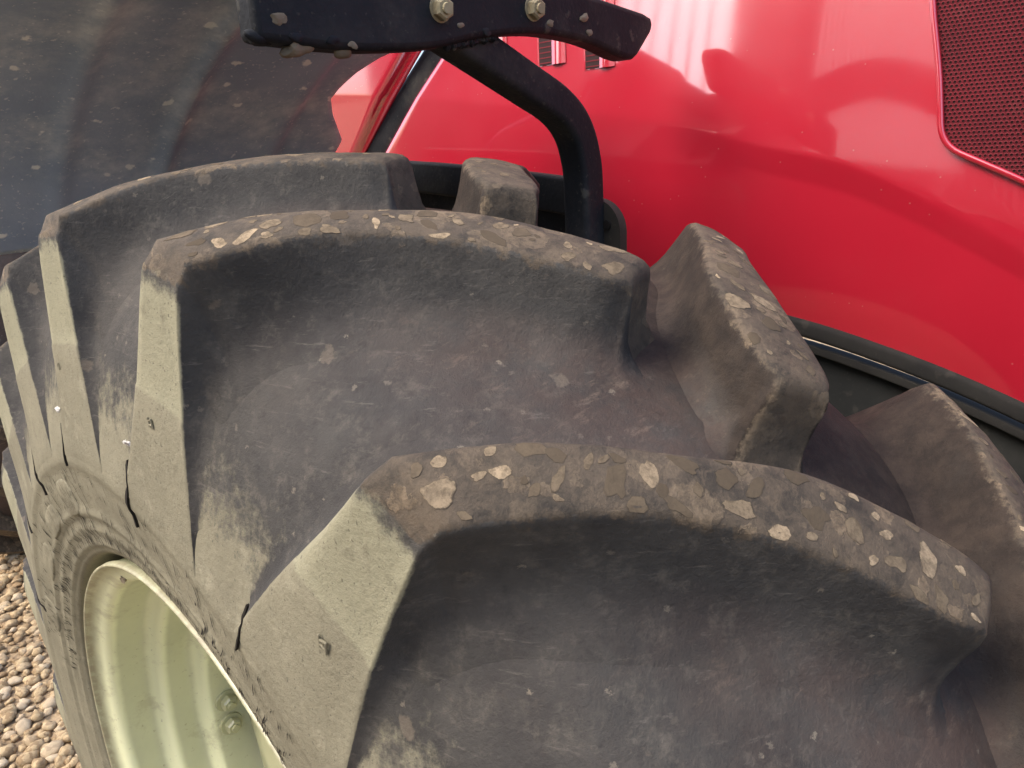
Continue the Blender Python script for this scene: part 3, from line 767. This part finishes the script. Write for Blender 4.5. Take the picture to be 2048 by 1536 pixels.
# ================================================================== GROUND AND STONES
n = N('gravel_soil'); o = n.obj(False)
c = n.mix(n.ramp(n.noise(o, 5, 6, .65), .3, .7), (.25, .18, .105), (.37, .28, .175))
c = n.mix(n.ramp(n.voro(o, 45), .25, .05, 0, .6), c, (.30, .235, .16))
n.set(Base_Color=c, Roughness=.95, Normal=n.bump(n.math('ADD', n.voro(o, 38), n.noise(o, 30, 5)), .9, .02))
MSOIL = n.m
n = N('stone_surface'); o = n.obj()
oi = n.t.nodes.new('ShaderNodeObjectInfo')
tone = n.noise(o, 1.5, 2)
c = n.mix(n.ramp(n.sep(n.voro(n.mapv(o, (1, 1, 1)), 2.0, out='Color'), 0), .2, .8), (.30, .205, .105), (.52, .395, .225))
c = n.mix(n.ramp(oi.outputs['Random'], .55, 1.0, 0, .7), c, (.62, .52, .37))
c = n.mix(n.ramp(n.noise(o, 90, 5, .7), .4, .75, 0, .6), c, (.14, .10, .065))
n.set(Base_Color=c, Roughness=.8, Normal=n.bump(n.noise(o, 120, 5, .65), .4, .003))
MST = n.m
vs = []
G = 60
gx = [-40 + 80*i/G for i in range(G + 1)]
vs = [(x, y, 0) for x in gx for y in gx]
ground = link('gravel_ground', pydata(vs, grid_faces(G + 1, G + 1)), MSOIL); ground['kind'] = 'structure'
ground['label'] = 'brown gravel yard under the tractor'
def stone_mesh(seed):
    bm = bmesh.new(); bmesh.ops.create_icosphere(bm, subdivisions=2, radius=1)
    rs = random.Random(seed); sx, sy, sz = rs.uniform(.8, 1.25), rs.uniform(.65, 1.0), rs.uniform(.5, .72)
    for v in bm.verts:
        q = v.co.copy(); v.co = Vector((q.x*sx, q.y*sy, q.z*sz))*(1 + .50*noise.noise(q*1.2 + Vector((seed*3.1, 0, 0))) + .22*noise.noise(q*3 + Vector((seed, 2, 0))))
    return bm
SM = []
for i in range(10):
    bm = stone_mesh(i); me = bpy.data.meshes.new('stone'); bm.to_mesh(me); bm.free()
    for p in me.polygons: p.use_smooth = True
    me.materials.append(MST); SM.append(me)
def in_view(x, y):
    d = Vector((x, y, 0)) - M.translation; z = d.dot(fw)
    if z < .1: return False
    px = 1024 + .7114*2048*d.dot(r2)/z; py = 768 - .7114*2048*d.dot(u2)/z
    return -25 < px < 215 and 1000 < py < 1570
rg = random.Random(3); near, far = [], []
cellsz = .030
yy = -3.1
while yy < -.9:
    xx = -.5
    while xx < .75:
        x, y = xx + rg.uniform(-.012, .012), yy + rg.uniform(-.012, .012)
        s = rg.choice((.009, .011, .014, .016, .019, .023))
        (near if in_view(x, y) else far).append((x, y, s)); xx += cellsz
    yy += cellsz
rg.shuffle(near)
def size_in_view(t): return t[2]/(Vector((t[0], t[1], 0)) - M.translation).length
near.sort(key=size_in_view, reverse=True)
print('stones in view', len(near), 'others', len(far))
far += near[300:]
for (x, y, s) in near[:300]:
    o = bpy.data.objects.new('stone', rg.choice(SM)); COL.objects.link(o); o.parent = ground
    o.location = (x, y, s*.35); o.scale = (s, s, s); o.rotation_euler = (rg.uniform(-.4, .4), rg.uniform(-.4, .4), rg.uniform(0, 6.28))
vs, fs = [], []
base = [(list(m.vertices), [tuple(p.vertices) for p in m.polygons]) for m in SM]
for (x, y, s) in far:
    V, F = rg.choice(base); b = len(vs); rz = rg.uniform(0, 6.28); ca, sa = math.cos(rz), math.sin(rz)
    for v in V: q = v.co*s; vs.append((x + q.x*ca - q.y*sa, y + q.x*sa + q.y*ca, q.z + s*.3))
    fs += [tuple(b + i for i in f) for f in F]
gs = link('loose_gravel', pydata(vs, fs), MST, ground); gs['kind'] = 'stuff'

# ================================================================== ADDED SHED (unseen, bays laid out to shape the bonnet reflections)
added_shed = bpy.data.objects.new('added_shed', None); COL.objects.link(added_shed); added_shed.location = (7, 0, 0)
added_shed['label'] = 'added unseen dark boarding with open bays, set out for the bonnet reflections'; added_shed['category'] = 'added_shed'
MPOST = plastic_material('added_timber_post', (.12, .075, .045), (.18, .12, .075), (.2, .16, .12), .8, .3, .4)
MBOARD = plastic_material('added_dark_board', (.055, .042, .036), (.085, .065, .055), (.12, .1, .08), .85, .3, .4)
MPALE = plastic_material('added_pale_board', (.50, .40, .28), (.60, .48, .34), (.4, .34, .26), .8, .3, .4)
def box(name, x, y0, y1, z0, z1, t, mat):
    bm = bmesh.new(); bmesh.ops.create_cube(bm, size=1, matrix=Matrix.Translation((x, (y0 + y1)/2, (z0 + z1)/2)) @ Matrix.Diagonal((t, y1 - y0, z1 - z0, 1)))
    return bm_obj(name, bm, mat, added_shed)
ZT = 6.4
for (y0, y1, z0, z1) in ((-11, -5.9, 0, ZT), (-3.75, -2.85, 0, ZT), (-.7, 5, 0, ZT), (-5.9, -3.75, 0, 1.9), (-2.85, -.7, 0, 2.8)):
    nb_ = max(1, round((y1 - y0)/.24))
    for i in range(nb_):
        a = y0 + (y1 - y0)*i/nb_; box('added_board', random.uniform(-.008, .008), a + .004, y0 + (y1 - y0)*(i + 1)/nb_ - .004, z0, z1, .03, MBOARD)
box('sill', -.02, -5.9, -3.75, 1.9, 2.55, .08, MPALE)
box('added_lintel', -.02, -11, 5, ZT, ZT + .3, .2, MBOARD)
for k in range(1, 6): box('added_post', 0, -5.9 + 2.15*k/6 - .018, -5.9 + 2.15*k/6 + .018, 2.55, ZT, .04, MPOST)
for k in range(24): box('added_slat', 0, -2.85 + 2.15*k/24 + .011, -2.85 + 2.15*(k + 1)/24 - .011, 2.8, ZT, .02, MBOARD)
fr = []
for i in range(25):
    t = i/24; fr.append((Vector((-.06, -2.9 + 2.3*t, 3.45 + .55*math.sin(PI*t*.8 + .3))), Vector((1, 0, 0)), Vector((0, -.3*math.cos(PI*t), 1)).normalized()))
link('added_arched_beam', sweep(fr, rrect(.04, .3, .02)), MBOARD, added_shed)  # beam curved to put a dark arch into the bonnet reflection
